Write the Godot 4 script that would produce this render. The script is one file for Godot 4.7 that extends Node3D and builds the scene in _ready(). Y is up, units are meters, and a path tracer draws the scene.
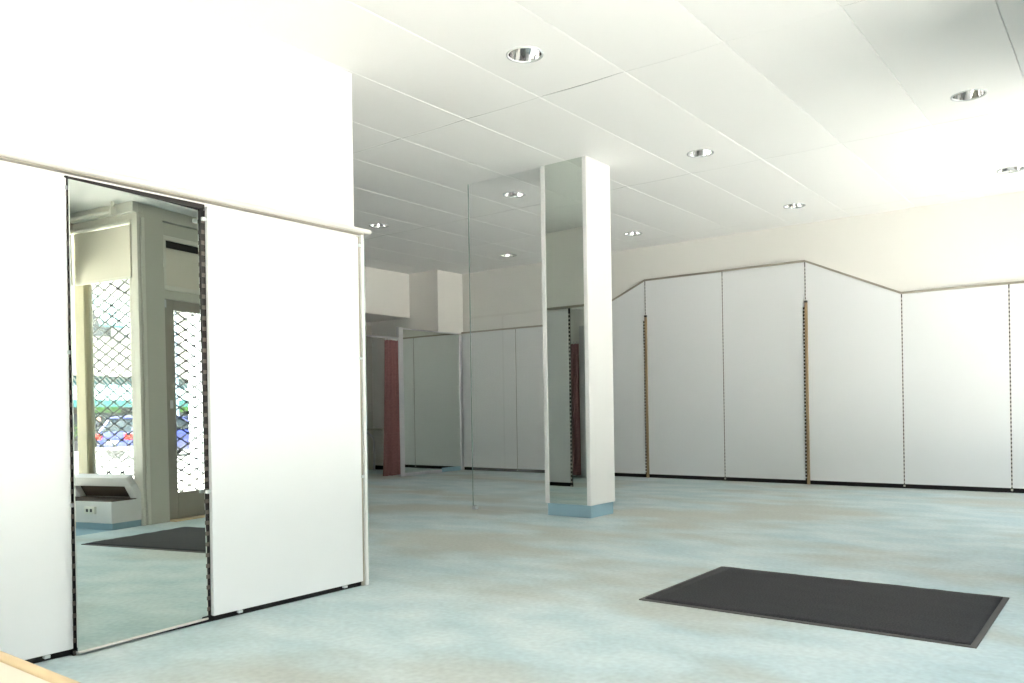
extends Node3D
# An empty corner shop: white slotted wall panels, pale blue carpet, one mirrored column.
# x runs towards the street, -z runs towards the back wall, y is up, metres.

const H := 3.3          # suspended ceiling
const HF := 3.1         # lowered ceiling along the shop front
const XL := -3.56       # face of the panels on the near partition
const XU := -4.225      # face of the partition above the panels
const ZB := -10.5       # face of the panels on the back wall
const HP := 2.29        # height of ordinary panels
const HR := 2.804       # height of the raised panels
var M := {}
var used := {}

func _ready() -> void:
	camera_and_light()
	materials()
	shell()
	back_wall()
	partition()
	fitting_rooms()
	shop_front()
	column()
	downlights()
	floor_things()
	street()

# ------------------------------------------------------------------ camera, sky, sun
func camera_and_light() -> void:
	var f := 822.4
	var yaw := deg_to_rad(37.375)
	var roll := deg_to_rad(-0.9)
	var fw := Vector3(-sin(yaw), 0, -cos(yaw))
	var rt := Vector3(cos(yaw), 0, -sin(yaw))
	var r := rt * cos(roll) + Vector3.UP * sin(roll)
	var u := Vector3.UP * cos(roll) - rt * sin(roll)
	var cam := Camera3D.new()
	cam.name = "camera"
	cam.projection = Camera3D.PROJECTION_FRUSTUM
	cam.near = 0.05
	cam.far = 400.0
	cam.size = 683.0 / f * cam.near
	cam.frustum_offset = Vector2(0, (409.7 - 341.5) / f * cam.near)
	cam.transform = Transform3D(Basis(r, u, -fw), Vector3(0, 1, 0))
	add_child(cam)
	cam.current = true

	var sky_mat := ProceduralSkyMaterial.new()
	sky_mat.sky_top_color = Color(0.80, 0.86, 0.93)
	sky_mat.sky_horizon_color = Color(0.97, 0.97, 0.96)
	sky_mat.sky_curve = 0.2
	sky_mat.ground_bottom_color = Color(0.6, 0.6, 0.58)
	sky_mat.ground_horizon_color = Color(0.8, 0.8, 0.78)
	sky_mat.sky_energy_multiplier = 1.0
	var sky := Sky.new()
	sky.sky_material = sky_mat
	var env := Environment.new()
	env.background_mode = Environment.BG_SKY
	env.sky = sky
	env.tonemap_mode = Environment.TONE_MAPPER_LINEAR
	env.tonemap_exposure = 4.95
	env.sdfgi_enabled = true
	env.ssao_enabled = true
	env.ssil_enabled = true
	var we := WorldEnvironment.new()
	we.name = "environment"
	we.environment = env
	add_child(we)

	var sun := DirectionalLight3D.new()
	sun.name = "sun"
	sun.light_energy = 7.5
	sun.light_color = Color(1.0, 0.985, 0.965)
	sun.light_angular_distance = 0.6
	sun.shadow_enabled = true
	add_child(sun)
	sun.look_at_from_position(Vector3(-5, 18, 14), Vector3.ZERO, Vector3.UP)

# ------------------------------------------------------------------ materials
func mat(key: String, c: Color, rough := 0.6, metal := 0.0) -> StandardMaterial3D:
	var m := StandardMaterial3D.new()
	m.resource_name = key
	m.albedo_color = c
	m.roughness = rough
	m.metallic = metal
	M[key] = m
	return m

func noise(seed_: int, freq: float, oct := 4) -> FastNoiseLite:
	var n := FastNoiseLite.new()
	n.seed = seed_
	n.frequency = freq
	n.fractal_octaves = oct
	n.noise_type = FastNoiseLite.TYPE_SIMPLEX_SMOOTH
	return n

func speckle(seed_: int, lo: Color, hi: Color, freq := 0.2, size := 256) -> ImageTexture:
	var n := noise(seed_, freq, 3)
	var im := Image.create(size, size, false, Image.FORMAT_RGB8)
	for y in size:
		for x in size:
			im.set_pixel(x, y, lo.lerp(hi, clampf(n.get_noise_2d(x, y) * 0.8 + 0.5, 0, 1)))
	im.generate_mipmaps()
	return ImageTexture.create_from_image(im)

func triplanar(m: StandardMaterial3D, tex: Texture2D, per_metre: float) -> void:
	m.albedo_texture = tex
	m.uv1_triplanar = true
	m.uv1_world_triplanar = true
	m.uv1_scale = Vector3.ONE * per_metre

func materials() -> void:
	mat("panel", Color(0.90, 0.908, 0.912), 0.42)
	mat("white_paint", Color(0.865, 0.865, 0.857), 0.7)
	mat("ceiling", Color(0.96, 0.96, 0.952), 0.85)
	mat("slab", Color(0.5, 0.5, 0.5), 0.9)
	mat("cream", Color(0.912, 0.908, 0.886), 0.85)
	mat("beige_trim", Color(0.62, 0.60, 0.55), 0.5)
	mat("light_trim", Color(0.83, 0.82, 0.795), 0.4)
	mat("gap", Color(0.09, 0.085, 0.08), 0.9)
	mat("slot_dark", Color(0.13, 0.115, 0.105), 0.6)
	mat("slot_metal", Color(0.72, 0.70, 0.66), 0.45, 0.3)
	mat("brass", Color(0.62, 0.53, 0.41), 0.5, 0.15)
	mat("mirror", Color(0.84, 0.865, 0.84), 0.0, 1.0)
	mat("aluminium", Color(0.80, 0.80, 0.81), 0.35, 0.55)
	mat("chrome", Color(0.9, 0.9, 0.9), 0.06, 1.0)
	mat("lamp", Color(0.9, 0.9, 0.88), 0.3)
	mat("clip", Color(0.86, 0.88, 0.88), 0.15, 0.2)
	mat("plinth_carpet", Color(0.56, 0.68, 0.73), 0.95)
	mat("frame_grey", Color(0.765, 0.76, 0.71), 0.5)
	mat("frame_light", Color(0.85, 0.845, 0.80), 0.5)
	mat("door_grey", Color(0.60, 0.585, 0.54), 0.5)
	mat("mullion", Color(0.66, 0.63, 0.52), 0.5)
	mat("blind", Color(0.86, 0.84, 0.78), 0.9)
	M.blind.backlight_enabled = true
	M.blind.backlight = Color(0.12, 0.12, 0.11)
	mat("grille", Color(0.20, 0.195, 0.19), 0.45, 0.3)
	mat("grille_clip", Color(0.12, 0.12, 0.13), 0.5)
	mat("wood_edge", Color(0.84, 0.74, 0.58), 0.45)
	mat("wood_top", Color(0.90, 0.86, 0.78), 0.6)
	mat("dark_wood", Color(0.25, 0.19, 0.14), 0.8)
	mat("concrete", Color(0.80, 0.79, 0.76), 0.95)
	mat("asphalt", Color(0.62, 0.62, 0.61), 0.95)
	mat("facade", Color(0.70, 0.69, 0.665), 0.9)
	mat("facade_ledge", Color(0.62, 0.62, 0.60), 0.9)
	mat("dark_shop", Color(0.16, 0.15, 0.14), 0.8)
	mat("window_dark", Color(0.16, 0.18, 0.2), 0.1)
	mat("awning_white", Color(0.60, 0.62, 0.62), 0.9)
	mat("awning_teal", Color(0.20, 0.37, 0.385), 0.9)
	mat("valance", Color(0.12, 0.31, 0.30), 0.9)
	mat("shop_sign", Color(0.20, 0.36, 0.12), 0.8)
	mat("navy", Color(0.10, 0.13, 0.26), 0.8)
	mat("car_blue", Color(0.07, 0.11, 0.36), 0.22)
	M.car_blue.clearcoat_enabled = true
	mat("car_blue_deep", Color(0.06, 0.09, 0.27), 0.25)
	mat("car_glass", Color(0.10, 0.13, 0.15), 0.04)
	mat("tail_red", Color(0.62, 0.09, 0.05), 0.2)
	mat("tyre", Color(0.05, 0.05, 0.05), 0.9)
	mat("plate", Color(0.85, 0.85, 0.80), 0.5)
	mat("bumper_dark", Color(0.10, 0.10, 0.11), 0.7)
	mat("leaf", Color(0.17, 0.26, 0.08), 0.8)
	mat("stone_pale", Color(0.72, 0.75, 0.76), 0.8)
	mat("post_grey", Color(0.36, 0.42, 0.48), 0.5)
	mat("skin", Color(0.62, 0.42, 0.33), 0.6)
	mat("cloth_dark", Color(0.10, 0.11, 0.14), 0.9)
	mat("hair", Color(0.09, 0.07, 0.06), 0.7)
	mat("socket", Color(0.88, 0.87, 0.82), 0.4)
	mat("black", Color(0.05, 0.05, 0.05), 0.6)
	mat("rubber", Color(0.32, 0.315, 0.305), 0.75)
	triplanar(mat("pile", Color.WHITE, 1.0), speckle(11, Color(0.095, 0.095, 0.105), Color(0.245, 0.243, 0.25), 0.22), 1.6)
	triplanar(mat("curtain", Color.WHITE, 0.9), speckle(12, Color(0.50, 0.35, 0.345), Color(0.585, 0.415, 0.41), 0.05), 2.0)
	var g := mat("glass", Color(0.85, 0.95, 0.92, 0.06), 0.0)
	g.transparency = BaseMaterial3D.TRANSPARENCY_ALPHA
	var g2 := mat("screen_glass", Color(0.90, 0.94, 0.92, 0.025), 0.0)
	g2.transparency = BaseMaterial3D.TRANSPARENCY_ALPHA
	mat("glass_edge", Color(0.50, 0.60, 0.57), 0.2)
	mat("slot_brown", Color(0.40, 0.365, 0.335), 0.5)
	carpet()

func carpet() -> void:
	# pale blue loop carpet with beige traffic stains; the stains lie in drawn-out patches
	var size := 1024
	var big := noise(3, 0.0042, 4)
	var mid := noise(5, 0.018, 4)
	var fine := noise(8, 0.35, 2)
	var blue := Color(0.80, 0.848, 0.852)
	var deep := Color(0.695, 0.782, 0.80)
	var dirt := Color(0.735, 0.745, 0.715)
	var im := Image.create(size, size, false, Image.FORMAT_RGB8)
	for y in size:
		for x in size:
			var a := big.get_noise_2d(x * 1.0, y * 2.1)
			var b := mid.get_noise_2d(x * 1.0 + 300.0, y * 1.7)
			var c := fine.get_noise_2d(x, y)
			var col := blue.lerp(deep, clampf(0.42 + b * 0.8, 0, 1))
			col = col.lerp(dirt, clampf(smoothstep(-0.2, 0.5, a + b * 0.2) * 0.85, 0, 0.85))
			col = col * (1.0 + c * 0.055)
			col.a = 1.0
			im.set_pixel(x, y, col)
	im.generate_mipmaps()
	var m := mat("carpet", Color.WHITE, 0.97)
	m.albedo_texture = ImageTexture.create_from_image(im)

# ------------------------------------------------------------------ mesh helpers
func mb() -> SurfaceTool:
	var st := SurfaceTool.new()
	st.begin(Mesh.PRIMITIVE_TRIANGLES)
	st.set_smooth_group(-1)
	return st

func tri(st: SurfaceTool, a: Vector3, b: Vector3, c: Vector3, out: Vector3) -> void:
	# front faces run clockwise; «out» says which side is the front
	if (b - a).cross(c - a).dot(out) > 0.0:
		st.add_vertex(a); st.add_vertex(c); st.add_vertex(b)
	else:
		st.add_vertex(a); st.add_vertex(b); st.add_vertex(c)

func quad(st: SurfaceTool, a: Vector3, b: Vector3, c: Vector3, d: Vector3, out: Vector3) -> void:
	tri(st, a, b, c, out)
	tri(st, a, c, d, out)

func bx(st: SurfaceTool, lo: Vector3, hi: Vector3, bev := 0.002, xf := Transform3D.IDENTITY) -> void:
	# a box with chamfered edges
	var l := Vector3(minf(lo.x, hi.x), minf(lo.y, hi.y), minf(lo.z, hi.z))
	var h := Vector3(maxf(lo.x, hi.x), maxf(lo.y, hi.y), maxf(lo.z, hi.z))
	var c := (l + h) * 0.5
	var s := (h - l) * 0.5
	bev = minf(bev, minf(s.x, minf(s.y, s.z)) * 0.45)
	var pt := func(sg: Vector3, ax: int) -> Vector3:
		var q := s - Vector3.ONE * bev
		q[ax] = s[ax]
		return xf * (c + q * sg)
	var o := func(n: Vector3) -> Vector3: return xf.basis * n
	for ax in 3:
		var i := (ax + 1) % 3
		var j := (ax + 2) % 3
		for sg in [-1.0, 1.0]:
			var k := [Vector2(-1, -1), Vector2(1, -1), Vector2(1, 1), Vector2(-1, 1)]
			var p := []
			for q in k:
				var v := Vector3.ZERO
				v[ax] = sg; v[i] = q.x; v[j] = q.y
				p.append(pt.call(v, ax))
			var n := Vector3.ZERO
			n[ax] = sg
			quad(st, p[0], p[1], p[2], p[3], o.call(n))
	if bev <= 0.0:
		return
	for ax in 3:
		var i := (ax + 1) % 3
		var j := (ax + 2) % 3
		for si in [-1.0, 1.0]:
			for sj in [-1.0, 1.0]:
				var a := Vector3.ZERO
				a[ax] = -1; a[i] = si; a[j] = sj
				var b := a
				b[ax] = 1
				var n := a
				n[ax] = 0
				quad(st, pt.call(a, i), pt.call(b, i), pt.call(b, j), pt.call(a, j), o.call(n))
	for sx in [-1.0, 1.0]:
		for sy in [-1.0, 1.0]:
			for sz in [-1.0, 1.0]:
				var v := Vector3(sx, sy, sz)
				tri(st, pt.call(v, 0), pt.call(v, 1), pt.call(v, 2), o.call(v))

func extr(st: SurfaceTool, poly: PackedVector2Array, o: Vector3, u: Vector3, v: Vector3, w: Vector3) -> void:
	# a polygon in the plane u, v pushed along w
	var n := u.cross(v)
	var idx := Geometry2D.triangulate_polygon(poly)
	var s := 1.0 if n.dot(w) > 0.0 else -1.0
	for k in range(0, idx.size(), 3):
		var a := o + u * poly[idx[k]].x + v * poly[idx[k]].y
		var b := o + u * poly[idx[k + 1]].x + v * poly[idx[k + 1]].y
		var c := o + u * poly[idx[k + 2]].x + v * poly[idx[k + 2]].y
		tri(st, a, b, c, -n * s)
		tri(st, a + w, b + w, c + w, n * s)
	var area := 0.0
	for k in poly.size():
		var p := poly[k]
		var q := poly[(k + 1) % poly.size()]
		area += p.x * q.y - q.x * p.y
	for k in poly.size():
		var p := poly[k]
		var q := poly[(k + 1) % poly.size()]
		var e := (q - p) * signf(area)
		var a := o + u * p.x + v * p.y
		var b := o + u * q.x + v * q.y
		quad(st, a, b, b + w, a + w, u * e.y - v * e.x)

func tube(st: SurfaceTool, pts: Array, r: float, n := 8, closed := true) -> void:
	var rings := []
	for i in pts.size():
		var d: Vector3 = (pts[mini(i + 1, pts.size() - 1)] - pts[maxi(i - 1, 0)]).normalized()
		var up := Vector3.UP if absf(d.y) < 0.9 else Vector3.RIGHT
		var a := d.cross(up).normalized()
		var b := d.cross(a).normalized()
		var ring := []
		for k in n:
			var t := TAU * k / n
			ring.append(pts[i] + (a * cos(t) + b * sin(t)) * r)
		rings.append(ring)
	for i in rings.size() - 1:
		for k in n:
			var k2 := (k + 1) % n
			var p: Vector3 = rings[i][k]
			quad(st, p, rings[i][k2], rings[i + 1][k2], rings[i + 1][k], p + rings[i][k2] - pts[i] * 2.0)
	if closed:
		for e in [0, rings.size() - 1]:
			var d: Vector3 = pts[0] - pts[1] if e == 0 else pts[e] - pts[e - 1]
			for k in n:
				tri(st, pts[e], rings[e][k], rings[e][(k + 1) % n], d)

func lathe(st: SurfaceTool, prof: Array, n: int, at: Vector3, inward := false) -> void:
	for i in prof.size() - 1:
		var p: Vector2 = prof[i]
		var q: Vector2 = prof[i + 1]
		for k in n:
			var t0 := TAU * k / n
			var t1 := TAU * (k + 1) / n
			var a := at + Vector3(cos(t0) * p.x, p.y, sin(t0) * p.x)
			var b := at + Vector3(cos(t1) * p.x, p.y, sin(t1) * p.x)
			var c := at + Vector3(cos(t1) * q.x, q.y, sin(t1) * q.x)
			var d := at + Vector3(cos(t0) * q.x, q.y, sin(t0) * q.x)
			var tm := (t0 + t1) * 0.5
			var e := (q - p).orthogonal()
			var out := Vector3(cos(tm) * e.x, e.y, sin(tm) * e.x)
			quad(st, a, b, c, d, -out if inward else out)

func numbered(called: String) -> String:
	var k: int = used.get(called, 0)
	used[called] = k + 1
	return called if k == 0 else "%s_%03d" % [called, k]

func put(st: SurfaceTool, called: String, m: String, parent: Node3D = null) -> MeshInstance3D:
	st.generate_normals()
	var o := MeshInstance3D.new()
	o.mesh = st.commit()
	o.material_override = M[m]
	o.cast_shadow = GeometryInstance3D.SHADOW_CASTING_SETTING_ON
	if parent:
		o.name = called
		parent.add_child(o, true)
	else:
		o.name = numbered(called)
		add_child(o, true)
	return o

func share(mesh: Mesh, called: String, m: String, parent: Node3D, xf: Transform3D) -> MeshInstance3D:
	var o := MeshInstance3D.new()
	o.mesh = mesh
	o.material_override = M[m]
	o.name = called
	o.transform = xf
	parent.add_child(o, true)
	return o

func box(called: String, m: String, parent: Node3D, lo: Vector3, hi: Vector3, bev := 0.002) -> MeshInstance3D:
	var st := mb()
	bx(st, lo, hi, bev)
	return put(st, called, m, parent)

func thing(called: String, label: String, category: String, group := "", at := Vector3.ZERO) -> Node3D:
	var o := Node3D.new()
	o.name = numbered(called)
	o.position = at
	add_child(o, true)
	tag(o, label, category, group)
	return o

func tag(o: Node3D, label: String, category: String, group := "") -> void:
	o.set_meta("label", label)
	if category:
		o.set_meta("category", category)
	if group:
		o.set_meta("group", group)

func struct(called: String, label := "") -> Node3D:
	var o := Node3D.new()
	o.name = called
	add_child(o, true)
	o.set_meta("kind", "structure")
	if label:
		o.set_meta("label", label)
	return o

# ------------------------------------------------------------------ floor, ceiling, plain walls
const LIGHTS := [[-3.11, -4.30], [-1.0, -6.97], [-3.07, -6.97], [-3.03, -9.52], [-1.02, -9.47], [-5.24, -7.01], [-5.16, -9.6], [-7.37, -9.7], [-7.57, -7.08]]

func shell() -> void:
	# floor: one slab, carpeted
	var fl := struct("floor", "pale blue carpet with worn beige traffic stains")
	var st := mb()
	var x0 := -11.0; var x1 := 0.0; var z0 := -10.6; var z1 := 2.2
	var corners := [Vector3(x0, 0, z0), Vector3(x1, 0, z0), Vector3(x1, 0, z1), Vector3(x0, 0, z1)]
	for k in [0, 1, 2, 0, 2, 3]:
		var q: Vector3 = corners[k]
		st.set_uv(Vector2((q.x - x0) / 12.8, (q.z - z0) / 12.8))
		st.add_vertex(q)
	put(st, "carpet", "carpet", fl)
	box("floor_slab", "slab", fl, Vector3(-11.2, -0.3, -10.9), Vector3(1.0, -0.003, 2.4), 0.0)
	# carpeted strip inside the shop window
	st = mb()
	quad(st, Vector3(0, 0, -4.87), Vector3(0.9, 0, -4.87), Vector3(0.9, 0, 2.2), Vector3(0, 0, 2.2), Vector3.UP)
	quad(st, Vector3(0, 0, -10.5), Vector3(0.9, 0, -10.5), Vector3(0.9, 0, -6.73), Vector3(0, 0, -6.73), Vector3.UP)
	put(st, "window_carpet", "plinth_carpet", fl)

	# ceiling: long panels that sag a little, hung under a slab
	var ce := struct("ceiling", "white suspended ceiling of long panels with thin joints")
	box("ceiling_slab", "slab", ce, Vector3(-11.2, 3.5, -10.9), Vector3(1.1, 3.75, 2.4), 0.0)
	var xs := []
	for k in 17:
		xs.append(0.0855 - 0.7155 * k)
	var zs := [2.72, 0.15, -2.39, -4.96, -7.53, -10.1, -10.62]
	var rng := RandomNumberGenerator.new()
	rng.seed = 5
	for i in xs.size() - 1:
		for j in zs.size() - 1:
			if xs[i + 1] < -11.4:
				continue
			ceiling_panel(ce, xs[i + 1], xs[i], zs[j + 1], minf(zs[j], 2.2), rng.randf_range(0.004, 0.008))
	# lowered ceiling along the shop front
	box("lowered_ceiling", "ceiling", ce, Vector3(-0.2, HF, -10.6), Vector3(1.0, H + 0.03, 2.2), 0.004)

	var wl := struct("wall_left", "cream wall behind the fitting rooms")
	box("wall_body", "cream", wl, Vector3(-11.0, 0, -10.6), Vector3(-10.65, 3.5, 2.2), 0.0)
	box("beam", "cream", wl, Vector3(-10.65, 2.56, -9.92), Vector3(-9.7, H, -3.9), 0.004)
	var wf := struct("wall_front", "white wall behind the display platform")
	box("wall_body", "white_paint", wf, Vector3(-4.8, 0, 2.1), Vector3(1.0, 3.5, 2.4), 0.0)
	box("wall_body", "white_paint", wf, Vector3(-11.0, 0, 2.1), Vector3(-9.0, 3.5, 2.4), 0.0)
	box("window_apron", "white_paint", wf, Vector3(-9.0, 0, 2.1), Vector3(-4.8, 0.5, 2.4), 0.0)
	box("window_head", "white_paint", wf, Vector3(-9.0, 2.6, 2.1), Vector3(-4.8, 3.5, 2.4), 0.0)
	var wi := struct("window_5", "unseen front window added to brighten the rear fitting area")  # unseen window, put in to bring daylight into the fitting area
	box("glass_pane", "glass", wi, Vector3(-9.0, 0.5, 2.24), Vector3(-4.8, 2.6, 2.248), 0.0)
	for x in [-9.0, -7.6, -6.2, -4.85]:
		box("mullion", "mullion", wi, Vector3(x, 0.5, 2.2), Vector3(x + 0.05, 2.6, 2.29), 0.004)

func ceiling_panel(ce: Node3D, xa: float, xb: float, za: float, zb: float, sag: float) -> void:
	var g := 0.0015
	xa += g; xb -= g; za += g; zb -= g
	var lamp := Vector2.INF
	for l in LIGHTS:
		if l[0] > xa and l[0] < xb and l[1] > za and l[1] < zb:
			lamp = Vector2((xa + xb) * 0.5, l[1])
	var st := mb()
	var low := func(x: float, z: float) -> Vector3:
		var t := (x - xa) / (xb - xa) * 2.0 - 1.0
		var e := minf(minf(x - xa, xb - x), minf(z - za, zb - z))
		return Vector3(x, H - sag * (1.0 - t * t) + (0.003 if e < 0.0005 else 0.0), z)
	var cols := [xa]
	for k in 9:
		cols.append(xa + 0.004 + (xb - xa - 0.008) * k / 8.0)
	cols.append(xb)
	if lamp != Vector2.INF:
		cols = [xa, xa + 0.005, (xa + lamp.x - 0.16) * 0.5, lamp.x - 0.16, lamp.x - 0.08, lamp.x, lamp.x + 0.08, lamp.x + 0.16, (xb + lamp.x + 0.16) * 0.5, xb - 0.005, xb]
	var rows := [za, za + 0.005, zb - 0.005, zb]
	var r := 0.112
	var hole := Rect2()
	if lamp != Vector2.INF:
		hole = Rect2(cols[3], lamp.y - 0.16, cols[7] - cols[3], 0.32)
		rows = [za, za + 0.005, hole.position.y, hole.end.y, zb - 0.005, zb]
	for i in cols.size() - 1:
		for j in rows.size() - 1:
			if lamp != Vector2.INF and j == 2 and i >= 3 and i < 7:
				continue
			quad(st, low.call(cols[i], rows[j]), low.call(cols[i + 1], rows[j]), low.call(cols[i + 1], rows[j + 1]), low.call(cols[i], rows[j + 1]), Vector3.DOWN)
	if lamp != Vector2.INF:
		var n := 48
		for k in n:
			var pp := []
			for t in [TAU * k / n, TAU * (k + 1) / n]:
				var d := Vector2(cos(t), sin(t))
				var s := minf(hole.size.x * 0.5 / maxf(absf(d.x), 1e-6), 0.16 / maxf(absf(d.y), 1e-6))
				pp.append([lamp + d * r, lamp + d * s])
			quad(st, low.call(pp[0][0].x, pp[0][0].y), low.call(pp[1][0].x, pp[1][0].y), low.call(pp[1][1].x, pp[1][1].y), low.call(pp[0][1].x, pp[0][1].y), Vector3.DOWN)
	else:
		quad(st, Vector3(xa, H + 0.02, za), Vector3(xb, H + 0.02, za), Vector3(xb, H + 0.02, zb), Vector3(xa, H + 0.02, zb), Vector3.UP)
	for e in [[xa, za, xb, za, Vector3.FORWARD], [xa, zb, xb, zb, Vector3.BACK], [xa, za, xa, zb, Vector3.LEFT], [xb, za, xb, zb, Vector3.RIGHT]]:
		quad(st, Vector3(e[0], H + 0.003, e[1]), Vector3(e[2], H + 0.003, e[3]), Vector3(e[2], H + 0.02, e[3]), Vector3(e[0], H + 0.02, e[1]), e[4])
	put(st, "ceiling_panel", "ceiling", ce)

# ------------------------------------------------------------------ slotted uprights
func slotted(parent: Node3D, at: Vector3, along: Vector3, out: Vector3, y0: float, y1: float, w: float, pitch: float, backing := "slot_dark", face := "slot_metal", fill := 0.42) -> void:
	# a dark channel behind a punched strip: two rails and a rung between each pair of slots
	var st := mb()
	var a := at - along * w * 0.5
	extr(st, PackedVector2Array([Vector2(0, y0), Vector2(w, y0), Vector2(w, y1), Vector2(0, y1)]), a - out * 0.006, along, Vector3.UP, -out * 0.012)
	var up := put(st, "slotted_upright", backing, parent)
	st = mb()
	var y := y0
	while y < y1 - pitch:
		var p := a - out * 0.006
		extr(st, PackedVector2Array([Vector2(0, y), Vector2(w, y), Vector2(w, y + pitch * fill), Vector2(0, y + pitch * fill)]), p, along, Vector3.UP, out * 0.004)
		y += pitch
	put(st, "punched_strip", face, up).set_meta("kind", "stuff")

# ------------------------------------------------------------------ back wall
func back_wall() -> void:
	var w := struct("wall_back", "cream back wall lined with tall white panels, raised in the middle")
	box("wall_body", "cream", w, Vector3(-11.0, 0, -10.9), Vector3(0.3, 3.5, ZB - 0.035), 0.0)
	var gap := 0.007
	var xs := [-9.06, -7.93, -6.76, -5.6, -4.44, -3.34, -2.22, -1.13, 0.0]
	var hl := [HP, HP, HP, HR, HR, HR, HP, HP, HP]
	for i in xs.size() - 1:
		var st := mb()
		var xa: float = xs[i] + gap
		var xb: float = xs[i + 1] - gap
		extr(st, PackedVector2Array([Vector2(xa, 0.052), Vector2(xb, 0.052), Vector2(xb, hl[i + 1]), Vector2(xa, hl[i])]), Vector3(0, 0, ZB), Vector3.RIGHT, Vector3.UP, Vector3(0, 0, -0.022))
		put(st, "wall_panel", "panel", w)
		# edge strip along the top of the panel
		st = mb()
		var t := 0.026
		extr(st, PackedVector2Array([Vector2(xs[i], hl[i]), Vector2(xs[i + 1], hl[i + 1]), Vector2(xs[i + 1], hl[i + 1] + t), Vector2(xs[i], hl[i] + t)]), Vector3(0, 0, ZB + 0.012), Vector3.RIGHT, Vector3.UP, Vector3(0, 0, -0.045))
		put(st, "top_strip", "beige_trim", w)
	for i in range(1, xs.size() - 1):
		var brown: bool = i == 3 or i == 5
		slotted(w, Vector3(xs[i], 0, ZB), Vector3.RIGHT, Vector3.BACK, 0.02, hl[i], 0.02, 0.045, "slot_dark", "slot_metal", 0.5)
		if brown:
			# the thicker brown channel that stands proud of the joint up to head height
			var st := mb()
			bx(st, Vector3(xs[i] - 0.006, 0.0, ZB - 0.002), Vector3(xs[i] + 0.028, 2.29, ZB + 0.024), 0.003)
			var ch := put(st, "brown_channel", "brass", w)
			st = mb()
			for k in 50:
				bx(st, Vector3(xs[i] - 0.026, 0.05 + k * 0.044, ZB - 0.002), Vector3(xs[i] - 0.006, 0.078 + k * 0.044, ZB + 0.018), 0.001)
			put(st, "bracket_teeth", "slot_dark", ch).set_meta("kind", "stuff")
			box("end_cap", "slot_dark", ch, Vector3(xs[i] - 0.008, 2.29, ZB), Vector3(xs[i] + 0.03, 2.315, ZB + 0.026), 0.002)
	box("recessed_kick", "gap", w, Vector3(-9.06, 0, ZB - 0.034), Vector3(0, 0.055, ZB - 0.016), 0.0)

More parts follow.
